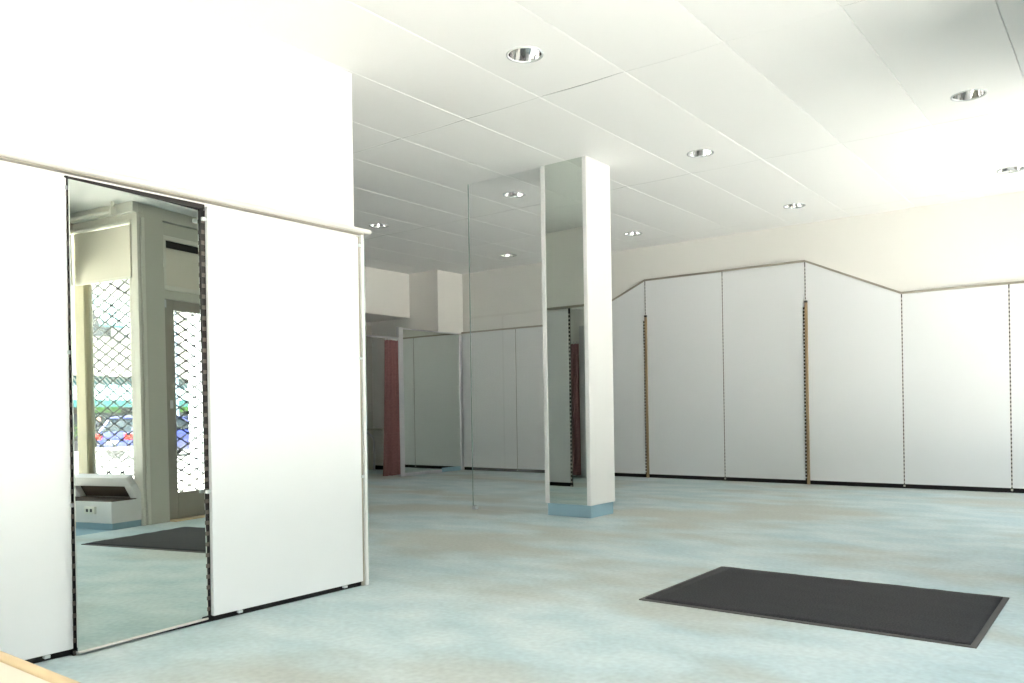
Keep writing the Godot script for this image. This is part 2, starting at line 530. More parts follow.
# ------------------------------------------------------------------ near partition with the mirror
func partition() -> void:
	var w := struct("wall_partition", "white panelled partition under a plain white upper wall")
	box("upper_wall", "white_paint", w, Vector3(XU - 0.2, 0, -3.80), Vector3(XU, 3.42, 2.1), 0.003)
	box("carcass", "gap", w, Vector3(XU, 0.0, -3.235), Vector3(XL - 0.075, 2.0, 2.1), 0.0)
	box("carcass_top", "white_paint", w, Vector3(XU, 2.0, -3.26), Vector3(XL - 0.02, 2.03, 2.1), 0.002)
	box("wall_panel", "panel", w, Vector3(XL - 0.025, 0.028, -1.612), Vector3(XL, 2.0, 2.1), 0.002)
	box("wall_panel", "panel", w, Vector3(XL - 0.025, 0.028, -3.228), Vector3(XL, 2.005, -2.268), 0.002)
	# rail along the top: a ledge and a rounded nosing
	var st := mb()
	extr(st, PackedVector2Array([Vector2(XL - 0.1, 2.03), Vector2(XL + 0.02, 2.03), Vector2(XL + 0.028, 2.036), Vector2(XL + 0.03, 2.044), Vector2(XL + 0.028, 2.05), Vector2(XL + 0.02, 2.056), Vector2(XL - 0.1, 2.056)]), Vector3(0, 0, 2.1), Vector3.RIGHT, Vector3.UP, Vector3(0, 0, -5.405))
	put(st, "top_rail", "light_trim", w)
	box("top_strip", "beige_trim", w, Vector3(XL - 0.03, 2.022, -3.26), Vector3(XL + 0.012, 2.03, 2.1), 0.001)
	# end of the partition: white post, slotted groove, green-edged glass strip
	box("end_post", "white_paint", w, Vector3(XU, 0.0, -3.268), Vector3(XL + 0.006, 2.03, -3.246), 0.002)
	box("end_groove", "beige_trim", w, Vector3(XL - 0.04, 0.0, -3.246), Vector3(XL - 0.008, 2.01, -3.228), 0.0)
	box("glass_strip", "glass_edge", w, Vector3(XU + 0.1, 0.03, -3.281), Vector3(XL - 0.004, 2.0, -3.27), 0.002)
	# uprights either side of the mirror
	slotted(w, Vector3(XL + 0.004, 0, -1.616), Vector3(0, 0, 1), Vector3.RIGHT, 0.0, 2.01, 0.012, 0.052, "slot_dark", "slot_brown", 0.36)
	slotted(w, Vector3(XL - 0.02, 0, -2.256), Vector3(0, 0, 1), Vector3.RIGHT, 0.0, 2.01, 0.016, 0.052, "slot_dark", "slot_brown", 0.36)
	box("kick", "gap", w, Vector3(XL - 0.075, 0.0, -3.24), Vector3(XL - 0.02, 0.03, 2.1), 0.0)
	box("reveal_strip", "slot_dark", w, Vector3(XL - 0.075, 1.992, -2.26), Vector3(XL - 0.012, 2.012, -1.62), 0.0)
	for e in [[-1.618, 0.62], [-1.618, 1.26], [-1.618, 1.95], [-2.25, 0.62], [-2.25, 1.93], [-3.236, 0.62], [-3.236, 1.3], [-3.236, 1.95]]:
		box("clip", "clip", w, Vector3(XL - 0.012, e[1], e[0] - 0.012), Vector3(XL + 0.004, e[1] + 0.018, e[0] + 0.012), 0.003)
	for z in [-1.51, -2.42, -3.1]:
		box("foot_clip", "clip", w, Vector3(XL - 0.03, 0.012, z - 0.012), Vector3(XL - 0.001, 0.026, z + 0.012), 0.002)

	# the mirror stands a little askew between its uprights
	var t := thing("wall_mirror", "tall frameless mirror between white panels on the near partition", "mirror", "", Vector3(XL, 0, -1.937))
	t.rotation = Vector3(0, deg_to_rad(5.5), 0)
	var tilt := Basis(Vector3(0, 0, 1), deg_to_rad(0.4))
	st = mb()
	bx(st, Vector3(-0.007, 0.022, -0.318), Vector3(0, 1.992, 0.327), 0.0015, Transform3D(tilt, Vector3(0.0072, 0, 0)))
	put(st, "mirror_pane", "mirror", t)
	st = mb()
	bx(st, Vector3(-0.014, 0.018, -0.316), Vector3(-0.0075, 1.99, 0.325), 0.0, Transform3D(tilt, Vector3(0.0072, 0, 0)))
	put(st, "backing_board", "slot_dark", t)
	box("bottom_rail", "light_trim", t, Vector3(-0.012, 0.012, -0.316), Vector3(0.012, 0.022, 0.326), 0.002)

	# rear face of the same block, seen in the column's mirror
	var r := struct("wall_partition_rear", "panelled wall facing the back of the shop")
	box("header", "cream", r, Vector3(-11.0, HP, -3.9), Vector3(XU - 0.2, 3.42, -3.75), 0.003)
	box("wall_body", "cream", r, Vector3(-11.0, 0.0, -3.87), Vector3(-5.82, HP, -3.855), 0.0)
	for k in 4:
		box("wall_panel", "panel", r, Vector3(-6.9 - 1.1 * k, 0.05, -3.895), Vector3(-5.825 - 1.1 * k, HP - 0.02, -3.872), 0.002)
		slotted(r, Vector3(-5.812 - 1.1 * k, 0, -3.895), Vector3.RIGHT, Vector3.FORWARD, 0.0, HP, 0.026, 0.05)
	box("top_strip", "beige_trim", r, Vector3(-11.0, HP, -3.915), Vector3(XU - 0.2, HP + 0.03, -3.895), 0.002)
	box("kick", "gap", r, Vector3(-11.0, 0.0, -3.874), Vector3(-5.81, 0.05, -3.85), 0.0)

# ------------------------------------------------------------------ fitting rooms
func curtain(label: String, a: Vector3, b: Vector3, h: float, folds: int, flare: float) -> Node3D:
	var t := thing("curtain", label, "curtain", "", Vector3(a.x, 0, a.z))
	var d := b - a
	var l := d.length()
	d = d / l
	var n := Vector3(d.z, 0, -d.x)
	var st := mb()
	st.set_smooth_group(0)
	var cols := folds * 8
	var rows := 14
	var pt := func(i: int, j: int) -> Vector3:
		var s := float(i) / cols
		var y := float(j) / rows
		var open := 1.0 + flare * (1.0 - y) * (1.0 - y)
		var amp := (0.028 + 0.012 * sin(s * 17.0)) * (0.7 + 0.5 * (1.0 - y))
		return d * (l - (1.0 - s) * l * open) + n * amp * sin(s * folds * TAU + 0.4 * sin(y * 3.0 + s * 5.0)) + Vector3.UP * (0.03 + (h - 0.03) * y)
	for i in cols:
		for j in rows:
			quad(st, pt.call(i, j), pt.call(i + 1, j), pt.call(i + 1, j + 1), pt.call(i, j + 1), n)
	put(st, "cloth", "curtain", t)
	st = mb()
	for k in folds + 1:
		var p := d * (l * (k + 0.3) / (folds + 1.0)) + Vector3.UP * (h + 0.012)
		bx(st, p - Vector3(0.006, 0.02, 0.006), p + Vector3(0.006, 0.02, 0.006), 0.001)
	put(st, "curtain_hooks", "aluminium", t).set_meta("kind", "stuff")
	return t

func fitting_rooms() -> void:
	var x := -9.06
	# bulkhead and return wall beside the back-left fitting room
	var w := struct("wall_return", "cream return wall and bulkhead beside the fitting room")
	box("return_wall", "cream", w, Vector3(-10.66, 0, -10.5), Vector3(-9.11, 3.42, -9.92), 0.003)
	box("bulkhead", "cream", w, Vector3(-9.12, HP, -10.54), Vector3(x, 3.42, -9.92), 0.003)
	box("skirting", "gap", w, Vector3(-10.65, 0, -9.92), Vector3(-9.15, 0.07, -9.905), 0.002)
	# mirrored screen
	var s := thing("mirrored_screen", "mirrored fitting room screen in a pale metal frame beside the curtain", "screen", "", Vector3(x, 0, -9.8))
	box("frame_post", "aluminium", s, Vector3(-0.05, 0, 0.70), Vector3(0.012, HP + 0.01, 0.79), 0.004)
	box("frame_post", "aluminium", s, Vector3(-0.04, 0, -0.69), Vector3(0.012, HP - 0.02, -0.62), 0.004)
	box("frame_rail", "aluminium", s, Vector3(-0.03, HP - 0.02, -0.62), Vector3(0.006, HP, 0.70), 0.003)
	box("frame_sill", "aluminium", s, Vector3(-0.03, 0, -0.15), Vector3(0.008, 0.045, 0.70), 0.003)
	box("carpet_skirt", "plinth_carpet", s, Vector3(-0.03, 0, -0.62), Vector3(0.006, 0.07, -0.15), 0.003)
	box("mirror_pane", "mirror", s, Vector3(-0.012, 0.045, -0.62), Vector3(0, HP - 0.02, 0.70), 0.001)
	box("back_board", "cream", s, Vector3(-0.03, 0.045, -0.62), Vector3(-0.013, HP - 0.02, 0.70), 0.001)
	# curtain and its rail
	curtain("dusty red curtain gathered beside the mirrored fitting room screen", Vector3(x, 0, -8.72), Vector3(x, 0, -9.0), 2.09, 4, 0.22)
	var st := mb()
	tube(st, [Vector3(x, 2.125, -9.01), Vector3(x, 2.125, -6.4)], 0.014, 10)
	var rail := put(st, "curtain_rail", "aluminium")
	tag(rail, "thin metal rail above the gathered red curtain", "curtain rail")
	# small shelf with a pipe leg in the corner of the fitting room
	var sh := thing("corner_shelf", "small grey shelf on a bent metal leg inside the fitting room", "shelf", "", Vector3(-10.4, 0, -9.78))
	box("shelf_board", "frame_grey", sh, Vector3(-0.24, 0.69, -0.13), Vector3(0.28, 0.72, 0.14), 0.004)
	st = mb()
	tube(st, [Vector3(-0.2, 0.69, 0.08), Vector3(-0.05, 0.6, 0.08), Vector3(0.0, 0.56, 0.08), Vector3(0.02, 0.5, 0.08), Vector3(0.02, 0.0, 0.08)], 0.018, 8)
	put(st, "leg", "aluminium", sh)
	box("door_jamb", "frame_light", struct("trim_1", "pale jamb at the corner of the fitting room"), Vector3(-10.65, 0, -9.92), Vector3(-10.63, 2.5, -9.80), 0.003)

	# second fitting room, seen in the column's mirror through the opening in the partition
	var bd := struct("wall_fitting_side", "side wall of the front fitting room")
	box("wall_body", "cream", bd, Vector3(-9.2, 0, -2.45), Vector3(-5.4, 3.42, -2.35), 0.003)
	curtain("dull red curtain in the fitting room behind the near partition", Vector3(-6.80, 0, -2.62), Vector3(-6.48, 0, -2.62), 1.95, 5, 0.1)
	var po := thing("fitting_room_post", "pale metal fitting room post seen in the column's mirror", "post", "", Vector3(-6.42, 0, -2.6))
	box("post", "aluminium", po, Vector3(-0.05, 0, -0.03), Vector3(0.03, 2.2, 0.03), 0.003)
	box("side_panel", "panel", po, Vector3(0.03, 0.05, -0.015), Vector3(0.5, 2.15, 0.01), 0.002)

# ------------------------------------------------------------------ column and an added glass screen
func column() -> void:
	var xa := -4.478; var xb := -3.972; var za := -6.79; var zb := -6.36
	var t := thing("column", "square white column with a mirrored face and blue carpeted plinth", "column", "", Vector3((xa + xb) * 0.5, 0, (za + zb) * 0.5))
	var hx := (xb - xa) * 0.5
	var hz := (zb - za) * 0.5
	var y0 := 0.115
	box("plinth", "plinth_carpet", t, Vector3(-hx + 0.02, 0, -hz + 0.015), Vector3(hx - 0.012, y0, hz - 0.012), 0.002)
	box("core", "white_paint", t, Vector3(-hx + 0.02, y0, -hz + 0.02), Vector3(hx - 0.02, H + 0.004, hz - 0.016), 0.0)
	box("side_board", "white_paint", t, Vector3(hx - 0.02, y0, -hz), Vector3(hx, H + 0.004, hz - 0.014), 0.002)
	box("side_board", "white_paint", t, Vector3(-hx, y0, -hz), Vector3(-hx + 0.02, H + 0.004, hz - 0.014), 0.002)
	box("back_board", "white_paint", t, Vector3(-hx + 0.02, y0, -hz), Vector3(hx - 0.02, H + 0.004, -hz + 0.02), 0.002)
	box("edge_strip", "white_paint", t, Vector3(-hx, y0, hz - 0.014), Vector3(-hx + 0.045, H + 0.004, hz + 0.002), 0.003)
	box("edge_strip", "white_paint", t, Vector3(hx - 0.042, y0, hz - 0.014), Vector3(hx, H + 0.004, hz + 0.002), 0.003)
	box("mirror_pane", "mirror", t, Vector3(-hx + 0.045, y0 + 0.002, hz - 0.014), Vector3(hx - 0.042, H - 0.004, hz - 0.006), 0.0)
	# made-up screen off the column's mirrored face, standing in for a reflected line
	var g := thing("added_glass_screen", "made-up full-height glass screen beside the white column, standing in for a reflected line", "glass screen", "", Vector3(xa, 0, zb - 0.02))
	var w := 5.385 + xa
	box("glass_pane", "screen_glass", g, Vector3(-w, 0.004, -0.004), Vector3(-0.002, H - 0.01, 0.004), 0.0)
	box("polished_edge", "glass_edge", g, Vector3(-w - 0.006, 0.004, -0.004), Vector3(-w, H - 0.01, 0.004), 0.0005)
	box("floor_clamp", "clip", g, Vector3(-w - 0.01, 0, -0.02), Vector3(-w + 0.05, 0.035, 0.02), 0.004)

# ------------------------------------------------------------------ downlights
func downlights() -> void:
	for l in LIGHTS:
		var at := Vector3(-0.63 - 0.7155 * (floorf((-0.63 - l[0]) / 0.7155) + 0.5), H - 0.007, l[1])
		var t := thing("downlight", "round recessed downlight with a chrome reflector in the white ceiling", "downlight", "recessed ceiling downlights", at)
		var st := mb()
		st.set_smooth_group(0)
		lathe(st, [Vector2(0.122, 0.004), Vector2(0.121, -0.002), Vector2(0.112, -0.004), Vector2(0.106, -0.001), Vector2(0.105, 0.006)], 40, Vector3.ZERO)
		put(st, "trim_ring", "clip", t)
		st = mb()
		st.set_smooth_group(0)
		lathe(st, [Vector2(0.105, 0.004), Vector2(0.101, 0.03), Vector2(0.092, 0.07), Vector2(0.075, 0.11), Vector2(0.05, 0.135)], 40, Vector3.ZERO, true)
		put(st, "reflector", "chrome", t)
		st = mb()
		st.set_smooth_group(0)
		lathe(st, [Vector2(0.001, 0.075), Vector2(0.02, 0.08), Vector2(0.03, 0.1), Vector2(0.025, 0.13), Vector2(0.052, 0.135), Vector2(0.052, 0.16), Vector2(0.001, 0.16)], 20, Vector3.ZERO)
		put(st, "lamp", "lamp", t)

# ------------------------------------------------------------------ things on the floor
func floor_things() -> void:
	var t := thing("door_mat", "large charcoal door mat with a thin grey rubber border on blue carpet", "mat", "", Vector3(-1.312, 0, -4.318))
	box("rubber_border", "rubber", t, Vector3(-0.772, 0, -0.53), Vector3(0.772, 0.006, 0.53), 0.003)
	var st := mb()
	var n := 24
	var rng := noise(21, 1.2, 2)
	var pt := func(i: int, j: int) -> Vector3:
		var x := -0.747 + 1.494 * i / n
		var z := -0.507 + 1.014 * j / n
		return Vector3(x, 0.011 + 0.0035 * rng.get_noise_2d(x * 6, z * 6), z)
	st.set_smooth_group(0)
	for i in n:
		for j in n:
			quad(st, pt.call(i, j), pt.call(i + 1, j), pt.call(i + 1, j + 1), pt.call(i, j + 1), Vector3.UP)
	for k in n:
		for e in [[pt.call(k, 0), pt.call(k + 1, 0), Vector3.FORWARD], [pt.call(k, n), pt.call(k + 1, n), Vector3.BACK], [pt.call(0, k), pt.call(0, k + 1), Vector3.LEFT], [pt.call(n, k), pt.call(n, k + 1), Vector3.RIGHT]]:
			var a: Vector3 = e[0]
			var b: Vector3 = e[1]
			quad(st, a, b, Vector3(b.x, 0.004, b.z), Vector3(a.x, 0.004, a.z), e[2])
	put(st, "pile", "pile", t)
	# display platform by the near partition
	var p := thing("display_platform", "low cream display platform with a rounded pale wood edge by the partition", "platform", "", Vector3(-2.5, 0, 0.0))
	box("top_board", "wood_top", p, Vector3(-1.05, 0.424, -0.76), Vector3(1.5, 0.457, 1.6), 0.002)
	box("base", "white_paint", p, Vector3(-1.04, 0, -0.70), Vector3(1.48, 0.42, 1.6), 0.003)
	st = mb()
	st.set_smooth_group(0)
	var prof := PackedVector2Array()
	for k in 9:
		var a := -PI * 0.5 + PI * k / 8.0
		prof.append(Vector2(-0.785 - 0.018 * cos(a), 0.442 + 0.018 * sin(a)))
	prof.append(Vector2(-0.76, 0.46)); prof.append(Vector2(-0.76, 0.424))
	extr(st, prof, Vector3(-1.05, 0, 0), Vector3(0, 0, 1), Vector3.UP, Vector3(2.55, 0, 0))
	put(st, "wood_edge", "wood_edge", p)

# ------------------------------------------------------------------ shop front (seen in the mirror) and what lets the daylight in
func shop_front() -> void:
	# wall with the door, in the plane x = 0
	var w := struct("wall_right", "grey painted shop front wall with the glass door")
	var wx := 0.12
	box("corner_post", "frame_grey", w, Vector3(-0.02, 0, -5.13), Vector3(wx, HF, -4.84), 0.004)
	box("post_bead", "frame_light", w, Vector3(-0.035, 0, -4.90), Vector3(-0.018, 2.96, -4.86), 0.004)
	box("post_bead", "frame_light", w, Vector3(-0.03, 0, -4.845), Vector3(0.05, 2.98, -4.815), 0.004)
	box("post_bead", "frame_light", w, Vector3(0.06, 0, -4.845), Vector3(0.11, 2.96, -4.825), 0.004)
	box("lintel", "frame_grey", w, Vector3(0.0, 2.84, -6.2), Vector3(wx, 2.97, -5.13), 0.003)
	box("lintel_fascia", "frame_grey", w, Vector3(-0.012, 2.98, -6.75), Vector3(wx, HF, -5.13), 0.003)
	box("transom_rail", "frame_grey", w, Vector3(0.0, 2.21, -6.2), Vector3(wx, 2.30, -5.13), 0.003)
	box("pier", "frame_grey", w, Vector3(0.0, 0, -6.75), Vector3(wx, 2.98, -6.16), 0.003)
	box("threshold", "wood_edge", w, Vector3(-0.1, 0, -6.16), Vector3(wx, 0.012, -5.13), 0.003)

	# transom light over the door
	var tr := struct("window_1", "transom window above the door")
	box("frame_bar", "frame_light", tr, Vector3(-0.015, 2.30, -6.16), Vector3(0.05, 2.345, -5.13), 0.004)
	box("frame_bar", "frame_light", tr, Vector3(-0.015, 2.795, -6.16), Vector3(0.05, 2.84, -5.13), 0.004)
	box("frame_bar", "frame_light", tr, Vector3(-0.015, 2.345, -5.165), Vector3(0.05, 2.795, -5.13), 0.004)
	box("frame_bar", "frame_light", tr, Vector3(-0.015, 2.345, -6.16), Vector3(0.05, 2.795, -6.12), 0.004)
	box("vent_slot", "slot_dark", tr, Vector3(0.0, 2.725, -6.12), Vector3(0.02, 2.795, -5.165), 0.0)
	box("transom_board", "blind", tr, Vector3(0.01, 2.345, -6.12), Vector3(0.03, 2.725, -5.165), 0.002)
	box("catch", "frame_light", tr, Vector3(-0.03, 2.52, -5.15), Vector3(-0.005, 2.60, -5.12), 0.003)

	# glass door
	var d := struct("door_1", "grey framed glass door")
	box("stile", "door_grey", d, Vector3(0.0, 0.015, -5.255), Vector3(0.05, 2.205, -5.135), 0.004)
	box("stile", "door_grey", d, Vector3(0.0, 0.015, -6.15), Vector3(0.05, 2.205, -6.03), 0.004)
	box("rail", "door_grey", d, Vector3(0.0, 2.105, -6.03), Vector3(0.05, 2.205, -5.255), 0.004)
	box("rail", "door_grey", d, Vector3(0.0, 0.015, -6.03), Vector3(0.05, 0.277, -5.255), 0.004)
	box("glass_pane", "glass", d, Vector3(0.02, 0.277, -6.03), Vector3(0.028, 2.105, -5.255), 0.0)
	box("lock", "aluminium", d, Vector3(-0.008, 1.12, -5.215), Vector3(0.0, 1.2, -5.18), 0.002)
	box("hinge", "clip", d, Vector3(-0.02, 2.12, -5.15), Vector3(0.0, 2.2, -5.115), 0.003)

	# display window round the corner: return glass at z = -4.87, street glass at x = 0.95
	var rw := struct("window_2", "return glass of the display window")
	box("glass_pane", "glass", rw, Vector3(0.05, 0.28, -4.879), Vector3(0.85, 2.93, -4.871), 0.0)
	box("head_bar", "frame_light", rw, Vector3(-0.02, 2.90, -4.91), Vector3(0.95, 3.0, -4.82), 0.004)
	box("head_fascia", "frame_light", rw, Vector3(-0.02, 3.0, -4.9), Vector3(1.0, HF, -4.78), 0.004)
	box("corner_mullion", "mullion", rw, Vector3(0.77, 0.28, -4.93), Vector3(0.93, 2.95, -4.83), 0.012)
	box("sill", "frame_grey", rw, Vector3(0.0, 0, -4.92), Vector3(0.95, 0.28, -4.86), 0.003)
	var sw := struct("window_3", "street glass of the display window")
	box("head_wall", "frame_grey", sw, Vector3(0.9, 2.93, -4.95), Vector3(1.05, 3.5, 2.2), 0.003)
	box("sill_wall", "frame_grey", sw, Vector3(0.9, -0.2, -4.95), Vector3(1.05, 0.28, 2.2), 0.003)
	box("added_shade_pier", "frame_grey", sw, Vector3(0.9, 0.28, -3.9), Vector3(1.05, 2.93, -2.9), 0.003)  # unseen pier, added to keep street daylight off the near floor
	for k in 4:
		box("glass_pane", "glass", sw, Vector3(0.95, 0.28, -3.1 + 1.75 * k - 1.7), Vector3(0.958, 2.93, -3.1 + 1.75 * k), 0.0)
		box("mullion", "mullion", sw, Vector3(0.91, 0.28, -3.1 + 1.75 * k), Vector3(1.0, 2.93, -3.05 + 1.75 * k), 0.006)
	# the second display window, beyond the door recess
	var bw := struct("window_4", "second display window past the door")
	box("return_pane", "glass", bw, Vector3(0.12, 0.28, -6.729), Vector3(0.88, 2.93, -6.721), 0.0)
	box("return_sill", "frame_grey", bw, Vector3(0.12, -0.2, -6.76), Vector3(0.95, 0.28, -6.69), 0.003)
	box("return_head", "frame_light", bw, Vector3(0.0, 2.93, -6.76), Vector3(1.0, HF, -6.69), 0.003)
	box("corner_mullion", "mullion", bw, Vector3(0.86, 0.28, -6.78), Vector3(1.0, 2.93, -6.67), 0.01)
	box("head_wall", "frame_grey", bw, Vector3(0.9, 2.05, -10.6), Vector3(1.05, 3.5, -6.7), 0.003)  # unseen head, brought low to cut daylight on the back corner
	box("sill_wall", "frame_grey", bw, Vector3(0.9, -0.2, -10.6), Vector3(1.05, 0.28, -6.7), 0.003)
	box("end_wall", "white_paint", bw, Vector3(0.0, 0, -10.9), Vector3(1.05, 3.5, -10.53), 0.003)
	box("street_pane", "glass", bw, Vector3(0.95, 0.28, -10.5), Vector3(0.958, 2.05, -6.78), 0.0)
	box("mullion", "mullion", bw, Vector3(0.91, 0.28, -8.68), Vector3(1.0, 2.05, -8.62), 0.006)

	# blinds
	for e in [["roller_blind", "cream roller blind half down over the display window return glass", Vector3(0.06, 2.385, -4.815), Vector3(0.86, 2.89, -4.809)], ["roller_blind", "cream roller blind at the top of the street display glass", Vector3(0.895, 2.385, -4.8), Vector3(0.90, 2.89, 2.0)]]:
		var b := thing(e[0], e[1], "blind")
		box("cloth", "blind", b, e[2], e[3], 0.0)
		var lo: Vector3 = e[2]
		var hi: Vector3 = e[3]
		var st := mb()
		if hi.x - lo.x > 0.3:
			tube(st, [Vector3(lo.x, 2.92, lo.z), Vector3(hi.x, 2.92, lo.z)], 0.022, 10)
		else:
			tube(st, [Vector3(lo.x, 2.92, lo.z), Vector3(lo.x, 2.92, hi.z)], 0.022, 10)
		put(st, "roller", "frame_light", b)
		st = mb()
		bx(st, Vector3(lo.x - 0.004, lo.y - 0.012, lo.z - 0.004), Vector3(hi.x + 0.004, lo.y + 0.012, hi.z + 0.004), 0.002)
		put(st, "bottom_bar", "frame_light", b)
	var st := mb()
	tube(st, [Vector3(0.16, 3.01, -4.70), Vector3(0.95, 3.01, -4.70)], 0.022, 10)
	bx(st, Vector3(0.14, 2.97, -4.735), Vector3(0.17, 3.05, -4.665), 0.004)
	bx(st, Vector3(0.15, 3.03, -4.71), Vector3(0.17, 3.1, -4.69), 0.002)
	tag(put(st, "window_rail", "frame_light"), "grey display rail hung under the ceiling inside the shop window", "rail")

	# low display box under the return window, its tray lid leaning open
	var bxn := thing("display_box", "low white display box with an open leaning tray lid", "display box", "", Vector3(0.45, 0, -4.66))
	box("body", "white_paint", bxn, Vector3(-0.45, 0.06, -0.19), Vector3(0.44, 0.26, 0.17), 0.004)
	box("carpet_skirt", "plinth_carpet", bxn, Vector3(-0.445, 0, -0.185), Vector3(0.44, 0.06, 0.16), 0.002)
	box("dark_shelf", "dark_wood", bxn, Vector3(-0.44, 0.26, -0.18), Vector3(0.44, 0.268, 0.16), 0.001)
	var lid := Node3D.new()
	lid.name = "tray_lid"
	bxn.add_child(lid)
	lid.transform = Transform3D(Basis(Vector3.RIGHT, deg_to_rad(30)), Vector3(0, 0.268, -0.165))
	box("tray_bottom", "dark_wood", lid, Vector3(-0.43, 0, -0.02), Vector3(0.44, 0.25, -0.005), 0.002)
	box("tray_rim", "white_paint", lid, Vector3(-0.45, 0.16, -0.02), Vector3(0.44, 0.26, 0.05), 0.004)
	box("tray_rim", "white_paint", lid, Vector3(-0.45, 0.0, -0.02), Vector3(-0.36, 0.16, 0.05), 0.004)
	box("tray_rim", "white_paint", lid, Vector3(0.36, 0.0, -0.02), Vector3(0.44, 0.16, 0.05), 0.004)
	var so := thing("wall_socket", "small white double socket on the display box", "socket", "", Vector3(0.27, 0.18, -4.489))
	box("socket_plate", "socket", so, Vector3(-0.07, -0.035, 0), Vector3(0.07, 0.035, 0.03), 0.004)
	for k in 2:
		box("socket_hole", "black", so, Vector3(-0.045 + 0.055 * k, -0.015, 0.028), Vector3(-0.015 + 0.055 * k, 0.015, 0.032), 0.002)

	# diamond roller grilles outside the glass
	grille("roller_grille", "grey metal diamond roller grille outside the return window", Vector3(0.05, 0.28, -4.97), Vector3.RIGHT, 0.85, 2.45)
	grille("roller_grille", "grey metal diamond roller grille outside the glass door", Vector3(0.16, 0.0, -5.14), Vector3.FORWARD, 1.0, 2.3)

func grille(called: String, label: String, at: Vector3, along: Vector3, width: float, top: float) -> void:
	var t := thing(called, label, "grille", "", at)
	var cw := 0.2
	var ch := 0.108
	var rows := int((top - at.y) / (ch * 0.5))
	var meshes := []
	for ph in 2:
		var st := mb()
		var cl := mb()
		var pts := []
		var n := int(width / (cw * 0.5)) + 1
		for i in n + 1:
			var u := minf(i * cw * 0.5, width)
			pts.append(along * u + Vector3.UP * (ch * 0.5 * ((i + ph) % 2)))
			if (i + ph) % 2 == 1:
				var c: Vector3 = pts[i]
				bx(cl, c - Vector3(0.014, 0.011, 0.014), c + Vector3(0.014, 0.011, 0.014), 0.002)
		tube(st, pts, 0.009, 5)
		st.generate_normals()
		cl.generate_normals()
		meshes.append([st.commit(), cl.commit()])
	for r in rows:
		var m: Array = meshes[r % 2]
		var rod := share(m[0], "grille_rod", "grille", t, Transform3D(Basis.IDENTITY, Vector3.UP * ch * 0.5 * r))
		share(m[1], "link_clips", "grille_clip", rod, Transform3D.IDENTITY).set_meta("kind", "stuff")

# ------------------------------------------------------------------ street
func street() -> void:
	var g := struct("ground", "sunlit pavement and street outside")
	box("street_surface", "asphalt", g, Vector3(-40, -0.5, -90), Vector3(90, -0.15, 60), 0.0)
	box("pavement", "concrete", g, Vector3(1.05, -0.15, -60), Vector3(8.0, -0.06, 40), 0.01)
	box("pavement", "concrete", g, Vector3(25.0, -0.15, -60), Vector3(30.0, -0.06, 40), 0.01)
	facade()
	car("parked_hatchback", "blue hatchback parked across the street, red tail lamps towards the shop", Vector3(17.45, -0.15, -18.0), "car_blue")
	car("parked_car", "darker blue car parked farther along the street past the lamp post", Vector3(23.6, -0.15, -24.6), "car_blue_deep")
	# lamp post
	var lp := thing("lamp_post", "slim grey street lamp post beside the darker blue car", "lamp post", "", Vector3(21.2, -0.15, -24.05))
	var st := mb()
	tube(st, [Vector3.ZERO, Vector3(0, 6.5, 0)], 0.06, 8)
	put(st, "pole", "post_grey", lp)
	st = mb()
	lathe(st, [Vector2(0.16, 0), Vector2(0.15, 0.3), Vector2(0.08, 0.4)], 12, Vector3.ZERO)
	put(st, "base", "post_grey", lp)
	st = mb()
	bx(st, Vector3(-0.9, 6.4, -0.1), Vector3(0.05, 6.55, 0.1), 0.03)
	put(st, "lamp_head", "post_grey", lp)
	# pale stone pillar on the near pavement
	var pl := thing("stone_pillar", "pale square stone pillar on the pavement outside the door", "pillar", "", Vector3(6.6, -0.06, -11.75))
	box("shaft", "stone_pale", pl, Vector3(-0.2, 0.3, -0.2), Vector3(0.2, 3.6, 0.2), 0.02)
	box("base", "stone_pale", pl, Vector3(-0.3, 0, -0.3), Vector3(0.3, 0.3, 0.3), 0.03)
	box("capital", "stone_pale", pl, Vector3(-0.28, 3.6, -0.28), Vector3(0.28, 3.8, 0.28), 0.03)
	# planter with a shrub
	var pp := thing("potted_shrub", "green leafy shrub in a dark planter by the cafe", "shrub", "", Vector3(25.6, -0.06, -21.9))
	box("planter", "bumper_dark", pp, Vector3(-0.3, 0, -0.7), Vector3(0.3, 0.45, 0.7), 0.02)
	var rng := RandomNumberGenerator.new()
	rng.seed = 9
	st = mb()
	for k in 420:
		var p := Vector3(rng.randfn(0, 0.17), 0.85 + rng.randfn(0, 0.22), rng.randfn(0, 0.36))
		var a := Vector3(rng.randf_range(-1, 1), rng.randf_range(-1, 1), rng.randf_range(-1, 1)).normalized() * 0.1
		var b := a.cross(Vector3(rng.randf_range(-1, 1), 1, rng.randf_range(-1, 1))).normalized() * 0.045
		quad(st, p - a, p + b, p + a, p - b, a.cross(b))
	var fo := put(st, "foliage", "leaf", pp)
	fo.set_meta("kind", "stuff")
	person()

